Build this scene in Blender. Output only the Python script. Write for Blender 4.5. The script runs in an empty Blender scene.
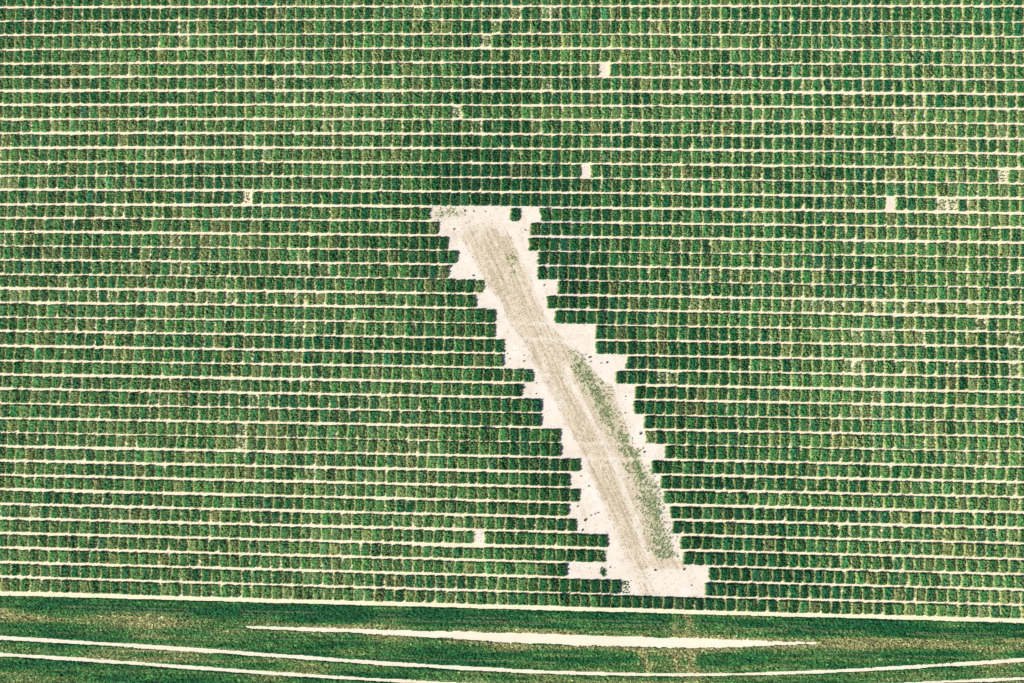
import bpy, math
import numpy as np
from mathutils import Matrix, Vector

rng = np.random.default_rng(7)
scene = bpy.context.scene
COL = scene.collection

# ------------------------------------------------------------------ camera
HALF_TAN = math.tan(math.radians(20.0))          # half of the horizontal field of view
CAM_H = 512 * 0.12 / HALF_TAN                    # 0.12 m of ground per picture pixel
FWD = np.array([-0.055, 0.032, -1.0]); FWD /= np.linalg.norm(FWD)
RIGHT = np.cross(FWD, [0, 1, 0]); RIGHT /= np.linalg.norm(RIGHT)
UP = np.cross(RIGHT, FWD)
CAM = -FWD / -FWD[2] * CAM_H                     # optical axis meets the ground at the origin

def ground(px, py, z=0.0):
    """survey of the photograph: picture coordinates to world metres on the level z"""
    px = np.asarray(px, float); py = np.asarray(py, float)
    u = (px - 512) / 512 * HALF_TAN
    v = -(py - 341.5) / 512 * HALF_TAN
    d = FWD + u[..., None] * RIGHT + v[..., None] * UP
    k = (z - CAM[2]) / d[..., 2]
    p = CAM + d * k[..., None]
    return p[..., :2]

cam_data = bpy.data.cameras.new("camera")
cam_data.sensor_width = 36
cam_data.lens = 18 / HALF_TAN
cam_data.clip_start = 0.5
cam_data.clip_end = 5000
cam = bpy.data.objects.new("camera", cam_data)
COL.objects.link(cam)
M = Matrix.Identity(4)
for i in range(3):
    M[i][0] = RIGHT[i]; M[i][1] = UP[i]; M[i][2] = -FWD[i]; M[i][3] = CAM[i]
cam.matrix_world = M
scene.camera = cam

# ------------------------------------------------------------------ light
SUN_EL, SUN_AZ = math.radians(43), math.atan2(-0.88, -0.47)     # the sun stands beyond the lower left corner
to_sun = Vector((math.sin(SUN_AZ) * math.cos(SUN_EL), math.cos(SUN_AZ) * math.cos(SUN_EL), math.sin(SUN_EL)))
sd = bpy.data.lights.new("sun", 'SUN'); sd.energy = 5.0; sd.angle = math.radians(0.5); sd.color = (1.0, 0.955, 0.89)
so = bpy.data.objects.new("sun", sd); so.rotation_euler = to_sun.to_track_quat('Z', 'Y').to_euler(); so.location = (0, 0, 60)
COL.objects.link(so)
world = bpy.data.worlds.new("World"); scene.world = world; world.use_nodes = True
wn = world.node_tree
sky = wn.nodes.new("ShaderNodeTexSky"); sky.sky_type = 'NISHITA'; sky.sun_disc = False
sky.sun_elevation = SUN_EL; sky.sun_rotation = SUN_AZ
bg = wn.nodes["Background"]; bg.inputs["Strength"].default_value = 0.10
wn.links.new(sky.outputs[0], bg.inputs[0])
vs = scene.view_settings
vs.view_transform = 'Standard'; vs.look = 'None'; vs.gamma = 1.0; vs.exposure = 0.96

# ------------------------------------------------------------------ materials
def mat_nodes(name):
    m = bpy.data.materials.new(name); m.use_nodes = True
    return m, m.node_tree, m.node_tree.nodes["Principled BSDF"]

def mix_rgb(nt, fac, a, b, mode='MIX'):
    n = nt.nodes.new("ShaderNodeMix"); n.data_type = 'RGBA'; n.blend_type = mode
    for sock, val in ((n.inputs[0], fac), (n.inputs[6], a), (n.inputs[7], b)):
        if isinstance(val, bpy.types.NodeSocket): nt.links.new(val, sock)
        elif isinstance(val, tuple): sock.default_value = (*val, 1)
        else: sock.default_value = val
    return n.outputs[2]

def noise(nt, scale, detail=3, rough=0.6):
    geo = nt.nodes.new("ShaderNodeNewGeometry")
    n = nt.nodes.new("ShaderNodeTexNoise"); n.inputs["Scale"].default_value = scale
    n.inputs["Detail"].default_value = detail; n.inputs["Roughness"].default_value = rough
    nt.links.new(geo.outputs["Position"], n.inputs["Vector"])
    return n.outputs["Fac"]

def ramp(nt, fac, lo, hi):
    r = nt.nodes.new("ShaderNodeMapRange"); r.inputs[1].default_value = lo; r.inputs[2].default_value = hi
    nt.links.new(fac, r.inputs[0]); return r.outputs[0]

def soil_material(name, base, light, dark, attr=False):
    m, nt, b = mat_nodes(name)
    c = mix_rgb(nt, ramp(nt, noise(nt, 0.35, 4), 0.35, 0.65), base, light)
    c = mix_rgb(nt, ramp(nt, noise(nt, 6.0, 5, 0.75), 0.52, 0.75), c, dark)
    if attr:
        a = nt.nodes.new("ShaderNodeAttribute"); a.attribute_name = "tint"
        c = mix_rgb(nt, 1.0, c, a.outputs["Color"], 'MULTIPLY')
    nt.links.new(c, b.inputs["Base Color"]); b.inputs["Roughness"].default_value = 0.95
    b.inputs["Specular IOR Level"].default_value = 0.1
    bp = nt.nodes.new("ShaderNodeBump"); bp.inputs["Strength"].default_value = 0.5; bp.inputs["Distance"].default_value = 0.05
    nt.links.new(noise(nt, 5.0, 5, 0.7), bp.inputs["Height"]); nt.links.new(bp.outputs[0], b.inputs["Normal"])
    return m

def leaf_material(name):
    m, nt, b = mat_nodes(name)
    a = nt.nodes.new("ShaderNodeAttribute"); a.attribute_name = "tint"
    dark = mix_rgb(nt, 1.0, a.outputs["Color"], (0.72, 0.78, 0.80), 'MULTIPLY')
    c = mix_rgb(nt, ramp(nt, noise(nt, 9.0, 3, 0.7), 0.35, 0.65), dark, a.outputs["Color"])
    nt.links.new(c, b.inputs["Base Color"]); b.inputs["Roughness"].default_value = 0.75
    b.inputs["Specular IOR Level"].default_value = 0.12
    return m

SOIL = soil_material("pale_soil", (0.435, 0.376, 0.265), (0.465, 0.405, 0.295), (0.36, 0.285, 0.195))
STRIP_SOIL = soil_material("strip_soil", (0.395, 0.358, 0.305), (0.435, 0.398, 0.345), (0.30, 0.255, 0.205), True)
TRACK_SOIL = soil_material("track_soil", (0.415, 0.36, 0.28), (0.445, 0.395, 0.31), (0.34, 0.285, 0.22))
LEAF = leaf_material("crop_leaves")
GRASS = leaf_material("border_grass")
WEED = leaf_material("weed_leaves")

def mesh_object(name, co, faces_flat, counts, material, tint=None, smooth=False):
    """one mesh from arrays: vertex positions, flat vertex indices, vertices per face, colour per vertex"""
    me = bpy.data.meshes.new(name)
    co = np.ascontiguousarray(co, np.float32).reshape(-1, 3)
    counts = np.asarray(counts, np.int32); faces_flat = np.asarray(faces_flat, np.int32)
    me.vertices.add(len(co)); me.vertices.foreach_set("co", co.ravel())
    me.loops.add(len(faces_flat)); me.loops.foreach_set("vertex_index", faces_flat)
    me.polygons.add(len(counts))
    me.polygons.foreach_set("loop_start", np.concatenate(([0], np.cumsum(counts)[:-1])).astype(np.int32))
    me.update(calc_edges=True)
    if tint is not None:
        at = me.attributes.new("tint", 'FLOAT_COLOR', 'POINT')
        rgba = np.ones((len(co), 4), np.float32); rgba[:, :3] = np.clip(tint, 0.001, 1)
        at.data.foreach_set("color", rgba.ravel())
    if smooth: me.shade_smooth()
    me.materials.append(material)
    o = bpy.data.objects.new(name, me); COL.objects.link(o)
    return o

def grid_faces(nx, ny, keep=None):
    i, j = np.meshgrid(np.arange(nx - 1), np.arange(ny - 1))
    a = (j * nx + i)
    q = np.stack([a, a + 1, a + 1 + nx, a + nx], -1).reshape(-1, 4)
    if keep is not None: q = q[keep.ravel()]
    return q

# value noise with a soft look, for growth patterns
_NT = rng.random((256, 256))
def vnoise(x, y, scale):
    x = np.asarray(x, float) / scale + 1000.3; y = np.asarray(y, float) / scale + 1000.7
    xi = np.floor(x).astype(int); yi = np.floor(y).astype(int); fx = x - xi; fy = y - yi
    fx = fx * fx * (3 - 2 * fx); fy = fy * fy * (3 - 2 * fy)
    g = lambda a, b: _NT[a % 256, b % 256]
    return (g(xi, yi) * (1 - fx) + g(xi + 1, yi) * fx) * (1 - fy) + (g(xi, yi + 1) * (1 - fx) + g(xi + 1, yi + 1) * fx) * fy

# ------------------------------------------------------------------ survey of the lanes between the plot rows
LX = np.array([20, 385, 735, 990.])
L0 = [7.3,21,35,49.5,63.5,76.9,90.8,104.8,119.3,133.2,147.8,161.9,175.6,189.8,204.4,218,231.8,246,260,274.6,288.4,302.8,317.4,331.4,346.4,361,375,389.2,403.8,418.7,432.8,446.9,461.2,475.6,490,504.6,519.2,533.8,548.3,563,577.6,594]
L1 = [5.9,19.5,33.8,48.4,62.6,76.7,90.8,104.8,119,133.5,148,162.6,177,191.2,205.9,220.5,235,249.6,263.6,278,292.6,307,321.6,336.5,351.5,366,380.8,395.1,410.4,425,439.6,454.2,469,484,498.7,513.3,528,542.8,558,573,588.3,603.6]
L2 = [6.4,20.5,34.6,48.8,63,77.4,92,106.4,120.9,135.7,150.2,165,179.6,194.6,209.7,224.5,239,253.6,268.2,283.2,297.7,312.4,327.4,342.6,357.5,372,387.2,402,416.6,431.2,446.3,461.4,476.2,491.2,506.5,521.6,536.8,552,567.3,582.4,598,613.4]
L3 = [5.9,21.5,36.3,50.6,65.2,79.6,94,108.6,123.3,138.5,153.5,168.4,183.3,198.2,212.8,227.4,242.4,257.2,272.3,287.3,302,316.8,331.6,346.4,361.6,377,391.8,406.6,421.6,436.5,451.4,466.8,482,497,512.2,527.6,543,558.6,574,589.2,604.6,620]
LANES = np.array([L0, L1, L2, L3])               # 4 x 42
LANES = np.concatenate([LANES[:, :1] - 14.2 * np.arange(4, 0, -1)[None], LANES], axis=1)   # four more rows beyond the top edge
LOFF = 4
LW = 2.9 + 0.5 * rng.standard_normal(LANES.shape[1]) * 0.7
for i, w in ((6, 3.5), (11, 3.0), (13, 3.2), (24, 3.2), (29, 3.0), (31, 3.2), (36, 3.3), (34, 3.6), (37, 3.3), (38, 3.2), (41, 4.4), (0, 3.0)):
    LW[i + LOFF] = w
POLY = np.polyfit(LX - 500, LANES, 2)            # smooth lanes: quadratic in x
def lane_y(i, x):
    c = POLY[:, i + LOFF]; t = np.asarray(x, float) - 500
    return c[0] * t * t + c[1] * t + c[2]

def pitch(x, y): return 9.55 + 0.65 * np.clip(x, -50, 1080) / 1024 + 0.45 * y / 600

# where the bare strip interrupts the rows 15 ... 40: left plots end, right plots begin
END_L = [429.6,438.4,448,457.5,448.4,484.6,475.4,494.4,494.7,503.8,503.4,532.8,522,540.8,541.5,560,560.1,579.4,569.4,579.4,568.5,576.4,607.4,606.3,566.4,631]
END_R = [540.2,530,528.5,538,537,557.8,546.8,555,595.4,595.8,626.4,615.8,634.8,633.5,644,644.8,664.6,651.2,660.7,663.9,670.5,672,680.2,682.9,708.7,704.7]

# ------------------------------------------------------------------ list of plots: row, x0, x1, side, order
plots = []
drift = 0.0
for r in range(-3, 42):
    yc = 300.0
    ymid = lambda x: 0.5 * (lane_y(r - 1, x) + lane_y(r, x))
    if 15 <= r <= 40:
        x = END_L[r - 15]; k = 0
        while x > -75:
            p = pitch(x, ymid(x)); plots.append([r, x - p, x, 'L', k]); x -= p; k += 1
        x = END_R[r - 15]; k = 0
        while x < 1100:
            p = pitch(x, ymid(x)); plots.append([r, x, x + p, 'R', k]); x += p; k += 1
        if r == 15: plots.append([r, 510, 520.2, 'M', 0])
    else:
        drift = 0.8 * drift + rng.normal(0, 0.45)               # seed rows start almost in line with the row before
        x = (540.2 if r < 15 else 704.7) + drift
        while x > -75: x -= pitch(x, ymid(x))
        while x < 1100:
            p = pitch(x, ymid(x)); plots.append([r, x, x + p, 'N', 0]); x += p
# plots that failed or were taken out, and thin ones
GONE = [(600, 70), (587.5, 172), (893.5, 203.5), (480, 536)]
THIN = {(247, 197): .18, (945, 206): .3, (955, 206): .3, (850, 368): .35, (843, 372): .4, (860, 371): .4, (238, 432): .35,
        (460, 112): .3, (1004, 174): .2, (672, 378): .5, (484, 40): .35, (549, 10): .4, (187, 26): .45, (500, 32): .5, (186, 42): .5, (480, 288): .6,
        (603, 552): .55, (626, 588): .3, (649, 436): .55, (118, 140): .5, (480, 84): .55, (640, 128): .5, (300, 300): .55,
        (665, 377): .45, (972, 205): .5, (95, 498): .5, (520, 12): .55, (420, 18): .5, (558, 12): .5, (244, 438): .4, (978, 322): .45}
P = []
for r, x0, x1, side, k in plots:
    xc = (x0 + x1) / 2; yc = 0.5 * (lane_y(r - 1, xc) + lane_y(r, xc))
    P.append((r, x0, x1, side, k, xc, yc))
for a, b in GONE:                                # the plot standing nearest to each bare square was never sown
    P.pop(min(range(len(P)), key=lambda i: math.hypot(P[i][5] - a, P[i][6] - b)))
NP = len(P)
row = np.array([p[0] for p in P]); x0 = np.array([p[1] for p in P]); x1 = np.array([p[2] for p in P])
side = np.array([p[3] for p in P]); order = np.array([p[4] for p in P]); xc = np.array([p[5] for p in P]); yc = np.array([p[6] for p in P])

# distance from the strip's centre line, in picture pixels
AX = np.array([482., 520, 560, 610, 650, 655]); AY = np.array([205., 290, 360, 450, 560, 600])
dstrip = np.abs(xc - np.interp(yc, AY, AX)) + np.where(yc < 205, (205 - yc) * 0.9, 0) + np.where(yc > 600, (yc - 600), 0)
nearness = np.exp(-(dstrip / 130.0) ** 2)

rowfx = dict((r, (rng.normal(0, 0.10), rng.normal(0, 0.06))) for r in range(-3, 42))
rf = np.array([rowfx[r][0] for r in row]); rg = np.array([rowfx[r][1] for r in row])
patch = vnoise(xc, yc, 110) - 0.5
patch2 = vnoise(xc + 3000, yc, 45) - 0.5
olive = 0.36 + 0.46 * patch + 0.24 * patch2 + rf + rng.normal(0, 0.15, NP) + 0.22 * np.exp(-((xc - 130) / 80) ** 2 - ((yc - 55) / 28) ** 2) - 0.38 * nearness
olive += 0.10 * np.exp(-((xc - 90) / 150) ** 2) * (yc > 120) + 0.08 * np.exp(-((xc - 330) / 120) ** 2) * (yc > 430) - 0.04 * (yc < 120)
brown = (rng.random(NP) < 0.11 * (1 - 0.9 * nearness)) * rng.uniform(0.15, 0.55, NP)
blue = np.clip(rng.normal(0.10, 0.24, NP) + 0.25 * (vnoise(xc, yc + 5000, 70) - 0.5), 0, 1)
dens = np.clip(0.74 + 0.22 * nearness + 0.10 * rng.standard_normal(NP) + rg - 0.12 * np.clip(olive - .3, 0, 1), 0.36, 1.02)
for (a, b), v in THIN.items():
    i = np.argmin(np.hypot(xc - a, yc - b)); dens[i] = v * 0.75
C_DARK = np.array([0.0042, 0.058, 0.0165]); C_MID = np.array([0.026, 0.116, 0.0255]); C_OLIVE = np.array([0.115, 0.155, 0.040])
C_BROWN = np.array([0.26, 0.19, 0.075]); C_FLECK = np.array([0.175, 0.185, 0.075]); C_EDGE = np.array([0.33, 0.345, 0.125]); C_BLUE = np.array([0.007, 0.062, 0.040])  # C_EDGE: pale tone that imitates sunlit plot sides
o_ = np.clip(olive, 0, 1)[:, None]
thin_ = dens * 1.0
flk = np.clip(0.06 + 0.42 * np.clip(olive, 0, 1) + 0.45 * brown + 0.5 * (thin_ < 0.5) - 0.13 * nearness, 0.015, 0.8)
flc = C_FLECK * (1 - brown[:, None]) + C_BROWN * brown[:, None]
o_ = np.minimum(o_ * 0.7, 0.5)
tint = np.where(o_ < 0.45, C_DARK + (C_MID - C_DARK) * o_ / 0.45, C_MID + (C_OLIVE - C_MID) * (o_ - 0.45) / 0.55)
tint = tint * (1 - 0.6 * blue[:, None]) + C_BLUE * (1 + o_) * 0.6 * blue[:, None]
tint = tint * (1 - 0.3 * brown[:, None]) + C_BROWN * 0.3 * brown[:, None]
tint *= (1.0 - 0.28 * nearness[:, None]) * np.exp(0.16 * rng.standard_normal((NP, 1)))

# ------------------------------------------------------------------ growing one plot: five drill rows of leafy crop
NS, NT_ = 14, 16
NBLADE = 120
S, T = np.meshgrid(np.linspace(-0.10, 1.10, NS), np.linspace(-0.06, 1.06, NT_))
S = S.ravel(); T = T.ravel()
JR = np.clip((T * 5).astype(int), 0, 4)
GQ = grid_faces(NS, NT_)

def grow(idx):
    """vertices, colours and faces of the plots idx (all with the same layout)"""
    n = len(idx)
    gap = 0.05 + 0.25 * (1 - nearness[idx])                     # path between neighbours, picture pixels
    gap = np.clip(gap + rng.normal(0, 0.35, n) - 1.2 * (rng.random(n) < 0.06), 0.0, 3)
    a0 = x0[idx] + gap * 0.5; a1 = x1[idx] - gap * 0.5
    if True:
        edgeL = (side[idx] == 'R') & (order[idx] == 0); edgeR = (side[idx] == 'L') & (order[idx] == 0)
        a0 = np.where(edgeL, x0[idx], a0); a1 = np.where(edgeR, x1[idx], a1)
    wv = lambda q: 0.84 + 0.34 * vnoise(xc[idx] + 777.0 * q, q * 50.0, 60)
    lt = LW[row[idx] - 1 + LOFF] * wv(row[idx] - 1) +  4.2 * (row[idx] == 38) * np.exp(-((xc[idx] - 450) / 45) ** 2) + 1.5 * (row[idx] == 38) * np.exp(-((xc[idx] - 560) / 60) ** 2); lb = LW[row[idx] + LOFF] * wv(row[idx])
    wig = rng.normal(0, 0.16, (4, n))
    def corner(x, top, q):
        y = np.where(top, lane_y_vec(row[idx] - 1, x) + lt * 0.5 + wig[q], lane_y_vec(row[idx], x) - lb * 0.5 + wig[q])
        return ground(x, y, 0.2)
    sk = rng.normal(0, 0.35, n)                                 # seed rows do not start exactly in line
    c00 = corner(a0 + sk, False, 0); c10 = corner(a1 + sk, False, 1); c01 = corner(a0 - sk, True, 2); c11 = corner(a1 - sk, True, 3)
    def bil(s, t):
        s = s[..., None]; t = t[..., None]
        return (c00[:, None] * (1 - s) + c10[:, None] * s) * (1 - t) + (c01[:, None] * (1 - s) + c11[:, None] * s) * t
    D = dens[idx][:, None]
    Hh = (0.46 + 0.05 * rng.standard_normal(n))[:, None]
    jl = rng.normal(0.0, 0.045, (n, 5)); jr = rng.normal(0.0, 0.045, (n, 5))
    es = np.minimum(S[None] - jl[:, JR], 1 + jr[:, JR] - S[None]) / 0.10
    et = np.minimum(T, 1 - T)[None] / 0.05
    e = np.clip(np.minimum(es, et), -1.2, 1)
    sm = np.clip((S[None] - jl[:, JR]) / (1 + jr[:, JR] - jl[:, JR]), 0, 1)
    dome = np.sqrt(np.clip(1 - np.abs(2 * sm - 1) ** 2.2, 0, 1))           # the crop stands highest in the middle of a plot
    z = Hh * (np.where(e < 0, 0.9, 0.22) * e + 0.54 * dome - 0.22 + 0.11 * np.cos(2 * np.pi * 5 * (T - 0.1))[None] + 0.27 * rng.standard_normal((n, len(S))) + (D - 0.75) * 0.75 - np.clip(0.48 - D, 0, 1) * 0.85 + 0.16)
    z = np.clip(z, -0.12, Hh * 1.15)
    ss = S[None] + rng.normal(0, 0.018, z.shape); tt = T[None] + rng.normal(0, 0.007, z.shape)
    pg = np.concatenate([bil(ss, tt), z[..., None]], -1)
    tn = tint[idx][:, None]
    cg = tn * np.exp(0.30 * rng.standard_normal(z.shape))[..., None]
    fl = ((rng.random(z.shape) < flk[idx][:, None]) * rng.uniform(0.3, 1.0, z.shape))[..., None]
    cg = cg * (1 - fl) + flc[idx][:, None] * fl
    dry = np.clip(1.15 - np.minimum(es, 2.6) / 1.9, 0, 1)[..., None] ** 1.3 * (0.82 - 0.40 * nearness[idx])[:, None, None]     # outer plants paler on both sides: sunlit flank painted into their colour
    cg = cg * (1 - dry) + C_EDGE * dry
    # leaves
    j = rng.integers(0, 5, (n, NBLADE))
    bt = (j + 0.5) / 5 + rng.normal(0, 0.045, j.shape)
    take = lambda a: np.take_along_axis(a, j, 1)
    lo_, hi_ = take(jl) - 0.01, 1 + take(jr) + 0.01
    bs = lo_ + (hi_ - lo_) * rng.random(j.shape)
    base = bil(bs, bt)
    ang = rng.uniform(0, 2 * np.pi, j.shape); ln = rng.uniform(0.06, 0.24, j.shape); w = rng.uniform(0.025, 0.06, j.shape)
    keep = rng.random(j.shape) < np.clip(D * 1.1, 0.1, 1)
    ln = ln * keep; w = w * keep
    dx = np.stack([np.cos(ang), np.sin(ang) * np.where((j == 0) | (j == 4), 0.25, 0.8)], -1); px_ = np.stack([-np.sin(ang), np.cos(ang)], -1)
    bd = np.sqrt(np.clip(1 - np.abs(2 * (bs - lo_) / (hi_ - lo_) - 1) ** 2.2, 0, 1))
    zb = Hh * rng.uniform(0.35, 0.75, j.shape) * (0.25 + 0.85 * bd) * keep - 0.1 * (~keep); zt = zb + rng.uniform(-0.03, 0.16, j.shape) * keep
    v0 = np.concatenate([base - px_ * w[..., None], zb[..., None]], -1)
    v1 = np.concatenate([base + px_ * w[..., None], zb[..., None]], -1)
    v2 = np.concatenate([base + dx * ln[..., None], zt[..., None]], -1)
    vb = np.stack([v0, v1, v2], 2).reshape(n, -1, 3)
    f = np.exp(0.5 * rng.standard_normal(j.shape))[..., None]
    cb = tn * f
    yel = (rng.random(j.shape) < 0.02 + 0.6 * flk[idx][:, None])[..., None]
    cb = np.where(yel, cb * 0.4 + flc[idx][:, None] * rng.uniform(0.5, 1.4, j.shape)[..., None], cb)
    eb = np.minimum(bs - lo_, hi_ - bs) / 0.10
    flank_lit = (np.clip(1.15 - np.minimum(eb, 2.6) / 1.9, 0, 1) ** 1.3 * (0.82 - 0.40 * nearness[idx])[:, None])[..., None]  # same painted sunlit flank, for the leaves
    cb = cb * (1 - flank_lit) + C_EDGE * flank_lit * rng.uniform(0.5, 1.2, j.shape)[..., None]
    cb = np.repeat(cb, 3, axis=1)
    return np.concatenate([pg, vb], 1), np.concatenate([cg, cb], 1)

_P0, _P1, _P2 = POLY
def lane_y_vec(i, x):
    t = x - 500
    return _P0[i + LOFF] * t * t + _P1[i + LOFF] * t + _P2[i + LOFF]

NV1 = NS * NT_ + NBLADE * 3
BT = NS * NT_ + np.arange(NBLADE * 3)
F1 = np.concatenate([GQ.ravel(), BT]); C1 = np.concatenate([np.full(len(GQ), 4), np.full(NBLADE, 3)])

ORD = ("first second third fourth fifth sixth seventh eighth ninth tenth eleventh twelfth thirteenth fourteenth fifteenth sixteenth seventeenth "
       "eighteenth nineteenth twentieth twenty-first twenty-second twenty-third twenty-fourth twenty-fifth twenty-sixth").split()
SIDE = {'L': 'left', 'R': 'right'}
single = {}
for i in range(NP):
    if side[i] in 'LR' and order[i] < (6 if side[i] == 'L' else 5):
        rr = ORD[row[i] - 15]; k = order[i]; sd_ = SIDE[side[i]]
        look = "green"
        if dens[i] < 0.62: look = "gappy"
        if k == 0: single[i] = f"{look} crop plot touching the strip's {sd_} edge in its {rr} row down"
        else: single[i] = f"{look} crop plot {ORD[k]} out from strip's {sd_} edge in its {rr} row down"
    elif side[i] == 'M':
        single[i] = "lone dark green crop plot standing inside the bare strip's top row"
GAPS = [(600, 70, "uppermost bare square"), (587.5, 172, "bare square above the strip"), (893.5, 203.5, "bare square far right of the strip")]
for gx, gy, what in GAPS:
    for dx, dy, where in ((-10, 0, "left of"), (10, 0, "right of"), (0, -14, "above"), (0, 14, "below")):
        i = int(np.argmin(np.hypot(xc - gx - dx, yc - gy - dy)))
        if i not in single: single[i] = f"green crop plot immediately {where} the {what}"

for i in sorted(single):
    co, tn = grow(np.array([i]))
    co = co[0]
    centre = np.array([co[:NS * NT_, 0].mean(), co[:NS * NT_, 1].mean(), 0])
    o = mesh_object("crop_plot", co - centre, F1, C1, LEAF, tn[0])
    o.location = centre
    o["label"] = single[i]; o["category"] = "crop plot"; o["group"] = "crop plots in rows"

rest = np.array([i for i in range(NP) if i not in single])
cos, tns = [], []
for ch in np.array_split(rest, 12):
    a, b = grow(ch); cos.append(a.astype(np.float32)); tns.append(b.astype(np.float32))
co = np.concatenate(cos); tn = np.concatenate(tns); n = len(rest)
FF = (F1[None] + (np.arange(n) * NV1)[:, None]).ravel()
o = mesh_object("crop_plots", co.reshape(-1, 3), FF, np.tile(C1, n), LEAF, tn.reshape(-1, 3))
o["kind"] = "stuff"; o["label"] = "rows of green trial plots covering the rest of the field"; o["category"] = "crop"; o["group"] = "crop plots in rows"

# ------------------------------------------------------------------ ground
gq = np.array([[-900, -900, 0], [900, -900, 0], [900, 900, 0], [-900, 900, 0]], float)
g = mesh_object("ground", gq, [0, 1, 2, 3], [4], SOIL)
g["kind"] = "structure"; g["label"] = "pale dry soil showing between the plots"

# ------------------------------------------------------------------ the bare strip: driven soil with dry stubble
def pl(pts): a = np.array(pts, float); return lambda y: np.interp(y, a[:, 1], a[:, 0])
COV_L = pl([(452, 212), (462, 240), (488, 290), (499, 300), (506, 318), (529, 352), (531, 360), (546, 388), (569, 434), (588, 476), (606, 515), (622, 558), (640, 600)])
COV_R = pl([(500, 212), (516, 245), (532, 278), (538, 298), (548, 320), (567, 343), (604, 380), (613, 386), (626, 420), (632, 440), (646, 470), (656, 495), (666, 530), (675, 556), (676, 600)])
GREEN_C = pl([(572, 345), (580, 365), (590, 385), (604, 405), (613, 425), (624, 442), (634, 455), (642, 472), (650, 490), (656, 515), (662, 540), (665, 556)])
TRACK_C = pl([(556, 345), (572, 385), (598, 432), (617, 470), (630, 505), (644, 545), (650, 562)])
def bare_edges(y):
    """left and right limits of the bare soil at the height y"""
    yy = np.asarray(y, float); L = np.full(yy.shape, 600.); R = np.full(yy.shape, 590.)
    for q in range(26):
        r = 15 + q
        m = (yy >= lane_y(r - 1, 560) - 1.5) & (yy <= lane_y(r, 560) + 1.5)
        L = np.where(m, np.minimum(L, END_L[q] - 0.5), L); R = np.where(m, np.maximum(R, END_R[q] + 0.5), R)
    return L, R
CROSS = [lane_y(i, 560) for i in (15, 22, 23, 30, 31)]
def cover(x, y):
    """how much dry stubble covers the soil at picture point x, y (0 ... 1)"""
    w = 6 + 0 * y
    c = np.clip((x - COV_L(y)) / w, 0, 1) * np.clip((COV_R(y) - x) / w, 0, 1)
    c = c * np.clip((y - 212) / 30, 0, 1) * np.clip((563 - y) / 5, 0, 1)
    c = c * (0.55 + 0.9 * vnoise(x * 1.7, y * 0.9, 9)) 
    tr = np.exp(-((x - TRACK_C(y)) / 4.5) ** 2) * np.clip((y - 335) / 40, 0, 1)
    c = c * (1 - 0.75 * tr)
    for cy in CROSS: c = c * (1 - 0.6 * np.exp(-((y - cy - (x - 560) * 0.02) / 2.2) ** 2))
    edge = np.exp(-((x - COV_R(y) + 2) / 1.6) ** 2) * (y > 235) * (y < 556) + np.exp(-((x - COV_L(y) - 2) / 1.8) ** 2) * (y > 235) * (y < 400)
    c = c + 0.6 * edge * vnoise(x, y, 4)
    for off in (13, 19, 27):                                     # ruts pressed along the strip
        c = c + 0.30 * np.exp(-((x - COV_L(y) - off) / 1.2) ** 2) * (y > 240) * (y < 556) * vnoise(x, y + off * 31, 14)
    for off in (-6.5, 6.0):
        c = c + 0.45 * np.exp(-((x - TRACK_C(y) - off) / 1.1) ** 2) * (y > 372) * (y < 558) * vnoise(x, y + off * 31, 16)
    c = c + 1.0 * np.exp(-((x - 660) / 24) ** 4) * np.exp(-((y - 564.5) / 4.5) ** 4)          # turned soil across the strip's foot
    c = c + 0.55 * np.exp(-((x - 640 - (y - 570) * 0.35) / 9) ** 2) * (y > 560)
    c = c + 0.45 * np.exp(-((x - 448) / 15) ** 2) * np.exp(-((y - 214) / 6) ** 2) + 0.3 * np.exp(-((x - 452) / 9) ** 2) * np.exp(-((y - 235) / 8) ** 2)
    return np.clip(c, 0, 1.2)
def greenness(x, y):
    g_ = np.exp(-((x - GREEN_C(y)) / (7.0 + 3.5 * np.clip((y - 400) / 150, 0, 1))) ** 2) * np.clip((y - 345) / 25, 0, 1) * np.clip((558.5 - y) / 3, 0, 1)
    half = np.clip((x - TRACK_C(y) - 5) / 3, 0, 1) * np.clip((COV_R(y) - 1 - x) / 3, 0, 1) * np.clip((y - 352) / 25, 0, 1) * np.clip((558.5 - y) / 2, 0, 1)
    g_ = g_ * (0.35 + 1.1 * vnoise(x, y * 0.7, 10)) + 0.16 * half * (0.4 + vnoise(x + 400, y * 0.7, 9))
    for cy in CROSS[3:]: g_ = g_ * (1 - 0.75 * np.exp(-((y - cy - (x - 560) * 0.02) / 2.4) ** 2))
    g_ = g_ + 0.75 * np.exp(-((x - 511) / 5) ** 2 - ((y - 259) / 5) ** 2) + 0.8 * np.exp(-((x - 515) / 3.5) ** 2 - ((y - 273) / 3.5) ** 2)
    g_ = g_ + 0.65 * np.exp(-((x - 446) / 13) ** 2 - ((y - 213) / 5) ** 2) + 0.9 * np.exp(-((x - 664) / 6) ** 2 - ((y - 553) / 5) ** 2)
    return np.clip(g_, 0, 1)

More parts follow.
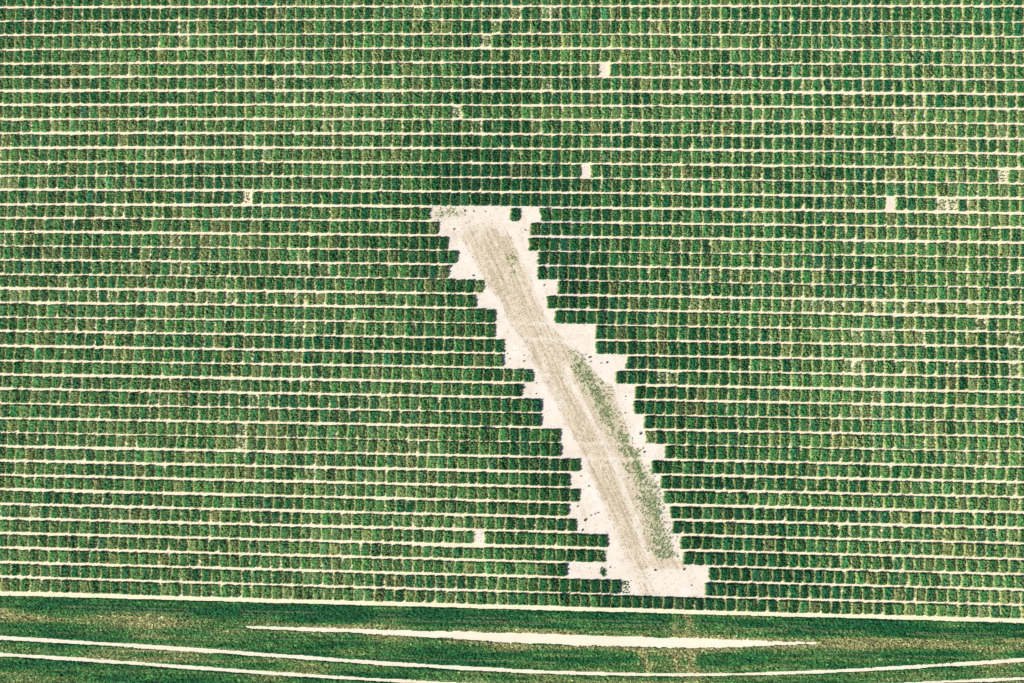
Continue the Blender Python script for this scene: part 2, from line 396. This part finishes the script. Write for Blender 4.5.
gx = np.arange(424, 716, 1.0); gy = np.arange(203, 603, 1.0)
GX, GY = np.meshgrid(gx, gy)
xy = ground(GX, GY)
L_, R_ = bare_edges(GY - (GX - 560) * 0.022)
CXc, CYc = (GX[:-1, :-1] + 0.5), (GY[:-1, :-1] + 0.5)
Lc, Rc = bare_edges(CYc - (CXc - 560) * 0.022)
keep = (CXc > Lc) & (CXc < Rc)
cv = cover(GX, GY); gn = greenness(GX, GY)
fine = vnoise(GX, GY, 1.6); streak = vnoise(GX * 2.2 - GY * 1.0, GY * 0.12, 3.2)
beige = np.array([0.84, 0.78, 0.67]); white = np.array([0.985, 0.97, 0.965])
blot = vnoise(GX, GY, 4.5) * 0.6 + vnoise(GX + 90, GY + 30, 1.3) * 0.4
amt = np.clip(cv * (0.38 + 0.45 * fine + 0.62 * streak) + 0.5 * np.clip(blot - 0.45, 0, 1) + 0.9 * np.clip(vnoise(GX, GY, 2.6) * 0.6 + vnoise(GX + 50, GY, 9) * 0.6 - 0.58, 0, 1), 0, 1)[..., None]
bg2 = np.clip(streak * 1.5 - 0.62 + 0.5 * (fine - 0.5), 0, 1)[..., None]
tc = white * (1 - amt) + (beige * (1 - bg2) + np.array([0.60, 0.515, 0.395]) * bg2) * amt
tc = tc * (1 - 0.55 * gn[..., None]) + np.array([0.55, 0.62, 0.38]) * 0.55 * gn[..., None]
zz = 0.004 + 0.0 * GX
q = grid_faces(len(gx), len(gy), keep)
o = mesh_object("dirt_path", np.concatenate([xy, zz[..., None]], -1), q.ravel(), np.full(len(q), 4), STRIP_SOIL, tc.reshape(-1, 3))
o["kind"] = "structure"; o["label"] = "bare diagonal strip of pale driven soil between the plots"

for a, b in GONE:
    th = np.linspace(0, 2 * np.pi, 28, endpoint=False)
    rr_ = 1 / np.maximum(np.abs(np.cos(th)) / 5.6, np.abs(np.sin(th)) / 7.2) * rng.uniform(0.82, 1.08, 28)
    c0 = ground(a + rr_ * np.cos(th), b - rr_ * np.sin(th))
    o = mesh_object("bare_soil", np.column_stack([c0, np.full(28, 0.004)]), np.arange(28), [28], STRIP_SOIL, np.tile([0.97, 0.94, 0.92], (28, 1)))
    o["kind"] = "structure"; o["label"] = "bare square of soil where one plot is missing"

def tufts(name, pts, col, size, height, blades, material, z0=0.0):
    """loose tufts: a fan of leaves at every picture point"""
    n = len(pts)
    xy = ground(pts[:, 0], pts[:, 1])
    ang = rng.uniform(0, 2 * np.pi, (n, blades)); ln = rng.uniform(0.5, 1.2, (n, blades)) * size[:, None]; w = ln * rng.uniform(0.18, 0.38, (n, blades))
    dx = np.stack([np.cos(ang), np.sin(ang)], -1); nx = np.stack([-np.sin(ang), np.cos(ang)], -1)
    zb = np.full((n, blades), z0); zm = height[:, None] * rng.uniform(0.5, 1.1, (n, blades)) + z0; zt = zm * rng.uniform(0.3, 0.9, (n, blades))
    b = np.repeat(xy[:, None], blades, 1)
    cat = lambda p, z: np.concatenate([p, z[..., None]], -1)
    v = np.stack([cat(b, zb), cat(b + dx * ln[..., None] * 0.55 - nx * w[..., None], zm), cat(b + dx * ln[..., None], zt), cat(b + dx * ln[..., None] * 0.55 + nx * w[..., None], zm)], 2)
    c = np.repeat(col[:, None] * np.exp(0.25 * rng.standard_normal((n, blades)))[..., None], 4, axis=1)
    m = n * blades
    return v.reshape(-1, 3), np.arange(m * 4), np.full(m, 4), c.reshape(-1, 3)

N = 150000
tx = rng.uniform(428, 712, N); ty = rng.uniform(206, 600, N)
Lb, Rb = bare_edges(ty - (tx - 560) * 0.022)
ok = (tx > Lb + 1) & (tx < Rb - 1)
cvp = cover(tx, ty); gnp = greenness(tx, ty)
dry = ok & (rng.random(N) < 0.018 + 0.30 * cvp ** 1.3 * (0.3 + 1.4 * vnoise(tx * 2.2 - ty, ty * 0.15, 3.2)) * (1 - 0.5 * gnp))
pts = np.stack([tx, ty], -1)
pd = np.concatenate([pts[dry]] + [np.array([a, b]) + rng.uniform(-1, 1, (16, 2)) * np.array([4.5, 5.5]) for a, b in GONE]); n = len(pd)
pick = rng.random((n, 1))
cd = np.where(pick < 0.58, np.array([0.30, 0.25, 0.165]), np.where(pick < 0.87, np.array([0.225, 0.22, 0.11]), np.array([0.19, 0.15, 0.10])))
v, f, c_, t_ = tufts("", pd, cd, rng.uniform(0.04, 0.125, n), rng.uniform(0.02, 0.06, n), 3, WEED)
o = mesh_object("stubble", v, f, c_, WEED, t_); o["kind"] = "stuff"; o["label"] = "dry beige stubble scattered over the bare strip"
grn = ok & (rng.random(N) < 0.46 * gnp ** 1.2 * (0.3 + 1.4 * vnoise(tx * 2.2 - ty, ty * 0.15, 3.2)))
pg_ = pts[grn]; n = len(pg_)
cg_ = np.where(rng.random((n, 1)) < 0.55, np.array([0.090, 0.158, 0.052]), np.array([0.21, 0.215, 0.115]))
v, f, c_, t_ = tufts("", pg_, cg_, rng.uniform(0.09, 0.20, n), rng.uniform(0.05, 0.16, n), 4, WEED)
o = mesh_object("weeds", v, f, c_, WEED, t_); o["kind"] = "stuff"; o["label"] = "green weeds regrowing along the bare strip"

# single weeds that stand alone on the bare soil
DOTS = [(473.6,275.5,1.2),(544,285,1.3),(525,230,.9),(454,229,1.1),(465,211,1.2),(473.6,211.5,.9),(485.3,211.7,.9),(589.6,357.2,1.5),(524,355.5,.9),(524,361,1.),
        (507.5,353.5,.9),(510,359,.9),(607,362.5,1.1),(601,363,.9),(640.4,433,1.7),(536.4,383,.8),(536,393.5,.8),(625.7,396.5,.9),(625,413,.8),
        (644,452,1.3),(643,448,1.),(588.5,486,1.),(581,476,.9),(577.5,506,1.2),(585.5,520,1.6),(590.7,515,1.),(595,514,.9),(598,512.5,1.),(582,530,1.5),
        (655.3,570,1.2),(684,569,1.3),(691,585.5,1.),(610,567,1.)]
groups = {}
for x, y, s in DOTS:
    yr = y - (x - 560) * 0.022
    r = int(np.clip(sum(lane_y(i, 560) < yr for i in range(42)), 15, 40))
    sdn = 'left' if abs(x - END_L[r - 15]) < abs(x - END_R[r - 15]) else 'right'
    groups.setdefault((r, sdn), []).append((abs(x - (END_L if sdn == 'left' else END_R)[r - 15]), x, y, s))
for (r, sdn), lst in sorted(groups.items()):
    lst.sort()
    for k, (_, x, y, s) in enumerate(lst):
        v, f, c_, t_ = tufts("", np.array([[x, y]]), np.array([[0.020, 0.050, 0.026]]), np.array([0.13 * s]), np.array([0.13 * s]), 11, WEED)
        base = ground(np.array([x]), np.array([y]))[0]
        o = mesh_object("weed_plant", v - np.array([base[0], base[1], 0]), f, c_, WEED, t_)
        o.location = (base[0], base[1], 0.0)
        pre = "single dark weed" if len(lst) == 1 else f"{ORD[k]} dark weed out"
        o["label"] = f"{pre} from the plots on the strip's {sdn} bare soil, {ORD[r - 15]} row" if len(lst) > 1 else f"{pre} on bare soil by the strip's {sdn} edge in its {ORD[r - 15]} row"
        o["category"] = "weed"; o["group"] = "weeds standing alone on the bare strip"
# the leftover slim crop plant in the gap near the strip's foot
n = 26
pp = np.stack([602.8 + rng.normal(0, 1.1, n), 571.5 + rng.uniform(-4.5, 4.5, n)], -1)
v, f, c_, t_ = tufts("", pp, np.tile([0.012, 0.075, 0.020], (n, 1)), rng.uniform(0.12, 0.25, n), rng.uniform(0.15, 0.35, n), 5, LEAF)
base = ground(np.array([602.8]), np.array([571.5]))[0]
o = mesh_object("crop_plant", v - np.array([base[0], base[1], 0]), f, c_, LEAF, t_); o.location = (base[0], base[1], 0)
o["label"] = "slim leftover green crop plant alone in the bare gap near the strip's foot"; o["category"] = "crop plant"

# ------------------------------------------------------------------ grass border with vehicle tracks along the field's lower edge
def band(pts): a = np.array(pts, float); return lambda x: np.interp(x, a[:, 0], a[:, 1])
W_TOP = band([(240, 626.0), (342, 628.8), (451, 631.6), (511, 633.4), (600, 636), (683, 638.6), (749, 640.8), (818, 643)])
W_BOT = band([(240, 627.9), (342, 632.4), (451, 638.2), (511, 642.6), (600, 645.8), (683, 647.8), (749, 646.6), (818, 643.2)])
xs_ = np.array([-120, 0, 171, 342, 511, 640, 683, 850, 1024, 1140.]); ys_ = np.array([631., 638, 648.5, 660, 670.5, 675, 675.8, 669, 661, 655])
T1 = np.polyfit(xs_ - 500, ys_, 5); T1_C = lambda x: np.polyval(T1, np.asarray(x, float) - 500)
xs2 = np.array([-120, 0, 171, 342, 430, 660, 900, 1024, 1140.]); ys2 = np.array([649., 655.7, 666, 677, 682.5, 690, 682.5, 679, 674])
T2 = np.polyfit(xs2 - 500, ys2, 4); T2_C = lambda x: np.polyval(T2, np.asarray(x, float) - 500)

gx = np.arange(-75, 1100, 1.0); gy0 = 590.0; gy = np.arange(594, 716, 0.8)
GX, GY = np.meshgrid(gx, gy)
top = lane_y_vec(np.int64(41), GX) + 2.1
def soil_cut(x, y):
    """signed cover of the border: below 0 where bare soil shows"""
    rag = 0.5 * (vnoise(x, y, 3.5) - 0.5) + 0.9 * (vnoise(x, y * 2, 14) - 0.5)
    d = y - top_of(x)
    dw = np.maximum(W_TOP(x) - y, y - W_BOT(x)) + 1.3 * (vnoise(x, y * 2 + 60, 5) - 0.5) + np.clip((254 - x) / 12, 0, 9) + np.clip((x - 814) / 4, 0, 9)
    w1 = np.interp(x, [0, 500, 700, 1024], [1.7, 1.7, 1.15, 1.6]); w2 = np.interp(x, [0, 430, 900, 1024], [1.6, 1.4, .9, 1.2])
    d = np.minimum(d, np.minimum(dw, np.minimum(np.abs(y - T1_C(x)) - w1, np.abs(y - T2_C(x)) - w2)))
    return d + rag * 0.8
def top_of(x): return lane_y_vec(np.int64(41), np.asarray(x, float)) + 2.0
def border_look(x, y):
    """0 dark lush ... 1 dry olive, and sparse pale places"""
    rel = y - top_of(x)
    fs = y - 0.0205 * x
    o1 = 0.08 + 0.55 * (vnoise(x * 0.03 + 7 * np.floor(fs / 40), fs * 1.6, 2.0) - 0.5) + 0.35 * (vnoise(x * 0.06, fs * 0.8, 2.0) - 0.5) + 0.22 + 0.8 * (vnoise(x * 0.35, y * 3, 14) - 0.5) + 0.45 * (vnoise(x, y, 60) - 0.5)
    o1 = o1 + 0.55 * np.exp(-((rel - 23) / 5.5) ** 2) * np.clip((420 - x) / 200, 0, 1)                 # dry verge on the left
    o1 = o1 + 0.60 * np.exp(-((y - W_TOP(np.clip(x, 240, 818)) + 3) / 2.6) ** 2) * np.clip((x - 220) / 120, 0, 1)             # dry verges along the track
    o1 = o1 + 0.60 * np.exp(-((y - W_BOT(np.clip(x, 240, 818)) - 3.2) / 3) ** 2) * np.clip((x - 200) / 120, 0, 1)
    o1 = o1 + 0.55 * np.exp(-((x - 870) / 90) ** 2) * np.exp(-((y - 643) / 6) ** 2)
    o1 = o1 + 0.35 * np.exp(-((y - 0.5 * (T1_C(x) + T2_C(x))) / 7) ** 2)
    o1 = o1 + 0.55 * np.exp(-((x) / 35) ** 2) * np.exp(-((y - 612) / 9) ** 2) + 0.4 * np.exp(-((x - 20) / 90) ** 2) * np.exp(-((y - 680) / 8) ** 2)
    o1 = o1 - 0.30 * np.exp(-((rel - 9) / 7) ** 2)
    for c0 in (640, 672, 688): o1 = o1 + 1.5 * (vnoise(x, y + c0, 7) - 0.12) * np.exp(-((x - c0 - (y - 620) * 0.1) / 6) ** 2) * (y < 690)   # wheel marks crossing
    o1 = o1 - 0.35 * np.exp(-((x - 480) / 60) ** 2) * np.exp(-((rel - 12) / 9) ** 2)
    return np.clip(o1, 0, 1)
def streaks(x, y):
    """thin pale mowing lines along the border"""
    rel = y - top_of(x)
    s = 0
    for k, c0 in enumerate((9, 12.5, 14.5, 25, 29, 36, 52, 60, 73)):
        s = s + np.exp(-((rel - c0 - 0.25 * np.sin(x / 60 + k)) / 0.55) ** 2) * (vnoise(x, y * 0 + k * 37, 45) > 0.5) * (0.3 + 0.7 * vnoise(x, y * 0 + k * 91, 3))
    return np.clip(s, 0, 1)
cut = soil_cut(GX, GY); look = border_look(GX, GY); st = streaks(GX, GY)
h = np.clip(cut / 1.3, -1, 1)
z = 0.05 + 0.17 * h + 0.09 * rng.standard_normal(GX.shape) * (cut > 0.9) - 0.10 * look * (0.5 + vnoise(GX, GY, 2.2)) - 0.06 * st
z = np.clip(np.where(cut < 0, -0.12, z), -0.12, 0.4)
C_G = np.array([0.0050, 0.050, 0.0150]); C_G2 = np.array([0.030, 0.096, 0.024]); C_O = np.array([0.155, 0.155, 0.060])
def border_colour(l, s, shp):
    l = l[..., None]
    c = np.where(l < 0.45, C_G + (C_G2 - C_G) * l / 0.45, C_G2 + (C_O - C_G2) * (l - 0.45) / 0.55)
    c = c * np.exp(0.55 * rng.standard_normal(shp))[..., None]
    return c * (1 - 0.5 * s[..., None]) + np.array([0.26, 0.23, 0.12]) * 0.5 * s[..., None]
tc = border_colour(look, st, GX.shape)
xy = ground(GX, GY, 0.1)
q = grid_faces(len(gx), len(gy))
N = 120000
tx = rng.uniform(-74, 1098, N); ty = rng.uniform(596, 714, N)
ok = soil_cut(tx, ty) > 1.3
tx, ty = tx[ok], ty[ok]; lk = border_look(tx, ty); s_ = streaks(tx, ty)
ok = rng.random(len(tx)) < (1 - 0.45 * lk) * (1 - 0.6 * s_)
tx, ty, lk, s_ = tx[ok], ty[ok], lk[ok], s_[ok]
v, f, c_, t_ = tufts("", np.stack([tx, ty], -1), border_colour(lk, s_, lk.shape), rng.uniform(0.10, 0.24, len(tx)), rng.uniform(0.16, 0.34, len(tx)), 2, GRASS, 0.02)
nv = GX.size
o = mesh_object("grass", np.concatenate([np.concatenate([xy, z[..., None]], -1).reshape(-1, 3), v]),
                np.concatenate([q.ravel(), f + nv]), np.concatenate([np.full(len(q), 4), c_]), GRASS, np.concatenate([tc.reshape(-1, 3), t_]))
o["kind"] = "stuff"; o["label"] = "mown green grass border along the field's lower edge"

def ribbon(name, xs, t, b, label):
    """a track as a sheet 4 mm above the soil"""
    A = ground(xs, t); B = ground(xs, b); n = len(xs)
    co = np.concatenate([np.column_stack([A, np.full(n, 0.004)]), np.column_stack([B, np.full(n, 0.004)])])
    i = np.arange(n - 1); q = np.stack([i + n, i + n + 1, i + 1, i], -1)
    o = mesh_object(name, co, q.ravel(), np.full(n - 1, 4), TRACK_SOIL); o["kind"] = "structure"; o["label"] = label
xs = np.arange(244, 826, 6.0)
ribbon("track", xs, W_TOP(xs) - 1.5, W_BOT(xs) + 1.5, "pale earth track tapering to both ends")
xs = np.arange(-74, 1100, 8.0)
ribbon("track", xs, T1_C(xs) - 2.6, T1_C(xs) + 2.6, "upper curved wheel track through the grass")
ribbon("track", xs, T2_C(xs) - 2.4, T2_C(xs) + 2.4, "lower curved wheel track through the grass")
